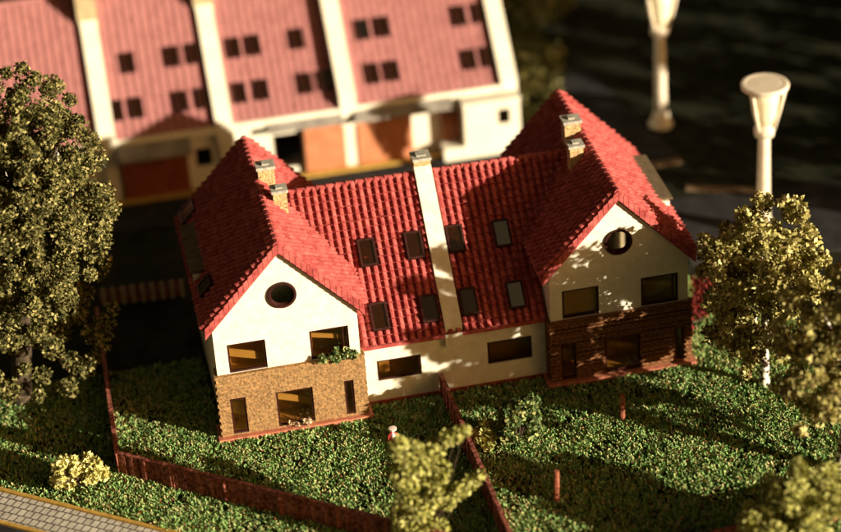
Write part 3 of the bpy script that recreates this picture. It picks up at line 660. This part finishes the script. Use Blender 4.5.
cl = [(-1.0 + .05 * i, 0, .4 + .3 * i, 1.0) for i in range(4)] + [(-.9, .2, 1.6), (-.7, 0, 2.2), (-.6, .1, 2.8, 1.1), (-.7, 0, 3.4, 1.1), (-.5, .1, 4.0), (-.25, 0, 4.5, .9), (-.8, 0, 4.9, .7), (-.75, 0, 4.5, .8), (-.2, .2, 3.3, 1.2), (.3, .2, 3.8), (.6, .3, 4.2, .9), (1.1, .3, 4.6, .7), (1.5, .3, 4.7, .6), (1.8, .3, 4.8, .5), (.5, 0, 3.0), (.4, -.1, 2.3), (.9, -.1, 2.0, .8), (1.4, -.1, 2.4, .8), (1.9, 0, 2.6, .7), (2.2, 0, 2.9, .5), (0, -.2, 1.3), (.4, -.3, .9), (-.5, -.3, 1.0), (.8, 0, 3.4, .8), (-.2, -.3, 2.0)]
shrub('sapling', 'yellow-green straggly shrub in front of the fence between the lawns', (-3.4, -9.6, 0), cl, 230, .105, 'leaf_lime', .50, stem=.04)
cl = [tuple(crown_points((-.1, 0, 1.7), (2.3, 1.5, 1.3), 1, .15)[0]) for _ in range(56)] + [(-.4, 0, 2.9), (-.3, 0, 3.4, .8), (-.35, 0, 3.8, .6), (.8, 0, 3.0), (-1.6, 0, 1.4)]
shrub('shrub', 'blurred pale green shrub in the bottom right corner', (10.5, -13.6, 0), cl, 170, .11, 'leaf_lime', .5)
cl = [(random.uniform(-1.0, 1.0), random.uniform(-.5, .5), random.uniform(.3, 1.25), random.uniform(.7, 1.1)) for _ in range(26)]
shrub('shrub', 'pale yellow leafy shrub on the verge near the fence corner', (-16.25, -1.8, 0), cl, 90, .12, 'leaf_yellow', .3)
cl = [(random.gauss(0, .5), random.gauss(0, .4), random.uniform(.3, 2.1), random.uniform(.7, 1.1)) for _ in range(22)]
shrub('shrub', 'leafy green shrub on the right lawn near the dividing fence', (1.55, -3.9, 0), cl, 130, .12, 'leaf_green', .42)
cl = [(random.gauss(0, .3), random.gauss(0, .3), random.uniform(.2, 1.2), random.uniform(.5, 1.0)) for _ in range(11)]
shrub('shrub', 'small yellowish shrub between the dividing fence and the larger green shrub', (.2, -3.8, 0), cl, 60, .12, 'leaf_lime', .3)
cl = [(random.gauss(0, .5), random.gauss(0, .4), random.uniform(.3, 1.5), 1) for _ in range(14)]
shrub('shrub', 'dark red leafy stand-in for the fence behind the right gable corner', (11.6, 3.1, 0), cl, 110, .12, 'leaf_red', .4)  # leafy mass put in place of the dim red fence here
cl = [(random.gauss(0, .9), random.gauss(0, .8), random.uniform(.4, 2.6), 1.2) for _ in range(26)]
shrub('bush', 'dim olive bush right of the terrace end wall', (9.9, 26.8, 0), cl, 120, .16, 'leaf_olive', .6)
cl = [(random.gauss(0, .9), random.gauss(0, .8), random.uniform(.4, 2.2), 1.2) for _ in range(22)]
shrub('bush', 'blurred olive bush at the top edge beyond the terrace end', (12.6, 36.2, 0), cl, 120, .16, 'leaf_olive', .6)
cl = [(random.gauss(0, .35), 0 + random.gauss(0, .12), random.uniform(.0, .35), 1) for _ in range(14)]
t = shrub('window_plant', 'green trailing plant in the upper right window of the left gable', (-XC + 2.1, -.14, 3.14), cl, 60, .09, 'leaf_green', .2, 'plant', stem=.02)
cl = [(random.uniform(-.45, .45), random.gauss(0, .05), random.uniform(.05, .3), 1) for _ in range(9)]
shrub('window_flowers', 'pale flowers along the lower middle window of the left gable', (-XC + .2, -.2, .17), cl, 22, .07, 'flower', .1, 'flowers', stem=.015)

# ------------------------------------------------------------------ small garden things
def stake(x, y, h, label):
    return tag(MB().tube([(x, y, -.1), (x + .02, y, h * .5), (x + .05, y + .02, h)], [.13, .12, .10], 8).build('wooden_stake', M['stake']), label, 'stake', 'wooden stakes on the right lawn')
stake(6.14, -3.5, 1.25, 'red brown wooden stake on the lawn before the right gable')
stake(2.1, -8.3, 1.5, 'red brown wooden stake low on the lawn, nearer the path')
gx, gy = -3.35, -2.4
t = thing('garden_ornament', 'small white ornament with a red base on the left lawn', 'garden ornament', (gx, gy, 0))
MB().lathe((gx, gy, 0), [(.30, -.02), (.30, .14), (.22, .26), (.15, .40)], 14).build('base', M['ornament_red'], t)
MB().lathe((gx, gy, 0), [(.15, .403), (.12, .5), (.08, .62), (.09, .78)], 14).build('stem', M['ornament_white'], t, True)
MB().lathe((gx, gy, 0), [(.10, .783), (.20, .81), (.22, .90), (.17, .91), (.0001, .92)], 16).build('top', M['ornament_white'], t)
mb = MB(); mb.tube([(gx - .3, gy, .1), (gx - .22, gy - .05, .55), (gx - .05, gy - .05, .72)], [.05, .05, .04], 6); mb.tube([(gx + .3, gy, .1), (gx + .22, gy - .05, .5), (gx + .05, gy - .05, .7)], [.05, .05, .04], 6); mb.build('stay', M['ornament_red'], t); t.scale = (.8, .8, .85)

# ------------------------------------------------------------------ turf
def in_poly(x, y, poly):
    c = np.zeros(len(x), bool); j = len(poly) - 1
    for i in range(len(poly)):
        xi, yi = poly[i]; xj, yj = poly[j]
        c ^= ((yi > y) != (yj > y)) & (x < (xj - xi) * (y - yi) / (yj - yi + 1e-12) + xi); j = i
    return c
def turf(name, x0, x1, y0, y1, dens, hgt, wd, blades=3):
    N = int((x1 - x0) * (y1 - y0) * dens); x = rng.uniform(x0, x1, N); y = rng.uniform(y0, y1, N)
    path = (x - PA.x) * pn_.x + (y - PA.y) * pn_.y          # >0 on the path side
    ok = path < -0.08
    for bx in ((-10.3, -3.85, -.3, 9.7), (3.85, 10.3, -.3, 9.7), (-4.1, 4.1, .62, 10.3)): ok &= ~((x > bx[0]) & (x < bx[1]) & (y > bx[2]) & (y < bx[3]))
    patch = np.sin(x * .9 + 1.3 * np.sin(y * .6)) * np.sin(y * 1.1 + x * .35) + .5 * np.sin(x * 2.7 - y * 2.1)
    ok &= rng.random(N) < np.clip(.78 + .3 * patch, .25, 1)
    x, y, patch = x[ok], y[ok], patch[ok]
    x = np.repeat(x, blades); y = np.repeat(y, blades); patch = np.repeat(patch, blades); N = len(x)
    a = rng.uniform(0, 2 * np.pi, N); h = hgt * rng.uniform(.4, 1.3, N) * (1 + .25 * patch); ln = rng.uniform(.2, 1.5, N) * h; la = rng.uniform(0, 2 * np.pi, N)
    x += rng.normal(0, .06, N); y += rng.normal(0, .06, N); dx = np.cos(a) * wd / 2; dy = np.sin(a) * wd / 2
    v = np.stack([np.stack([x - dx, y - dy, np.full(N, -.03)], 1), np.stack([x + dx, y + dy, np.full(N, -.03)], 1), np.stack([x + np.cos(la) * ln + dx * .5, y + np.sin(la) * ln + dy * .5, h], 1), np.stack([x + np.cos(la) * ln - dx * .5, y + np.sin(la) * ln - dy * .5, h * .92], 1)], 1).reshape(-1, 3)
    o = link_mesh(name, v, np.arange(4 * N).reshape(-1, 4), M['grass']); o['kind'] = 'stuff'; return o
turf('grass', -23, 15.5, -15.5, 6.5, 125, .13, .075)

# unseen tree foliage added off the right edge to darken ground behind the house
pts = []
for y in np.arange(1.5, 34, 1.4):
    for k in range(5): pts.append((33 + rng.normal(0, .8), y + rng.normal(0, .5), rng.uniform(.6, 7.0 if y < 5 else 11.0)))
v, f = leaf_cloud(pts, rng.uniform(.9, 1.5, len(pts)), 180, .26)
added_shade_trees = link_mesh('added_shade_trees', v, f, M['leaf_dark']); added_shade_trees['kind'] = 'stuff'
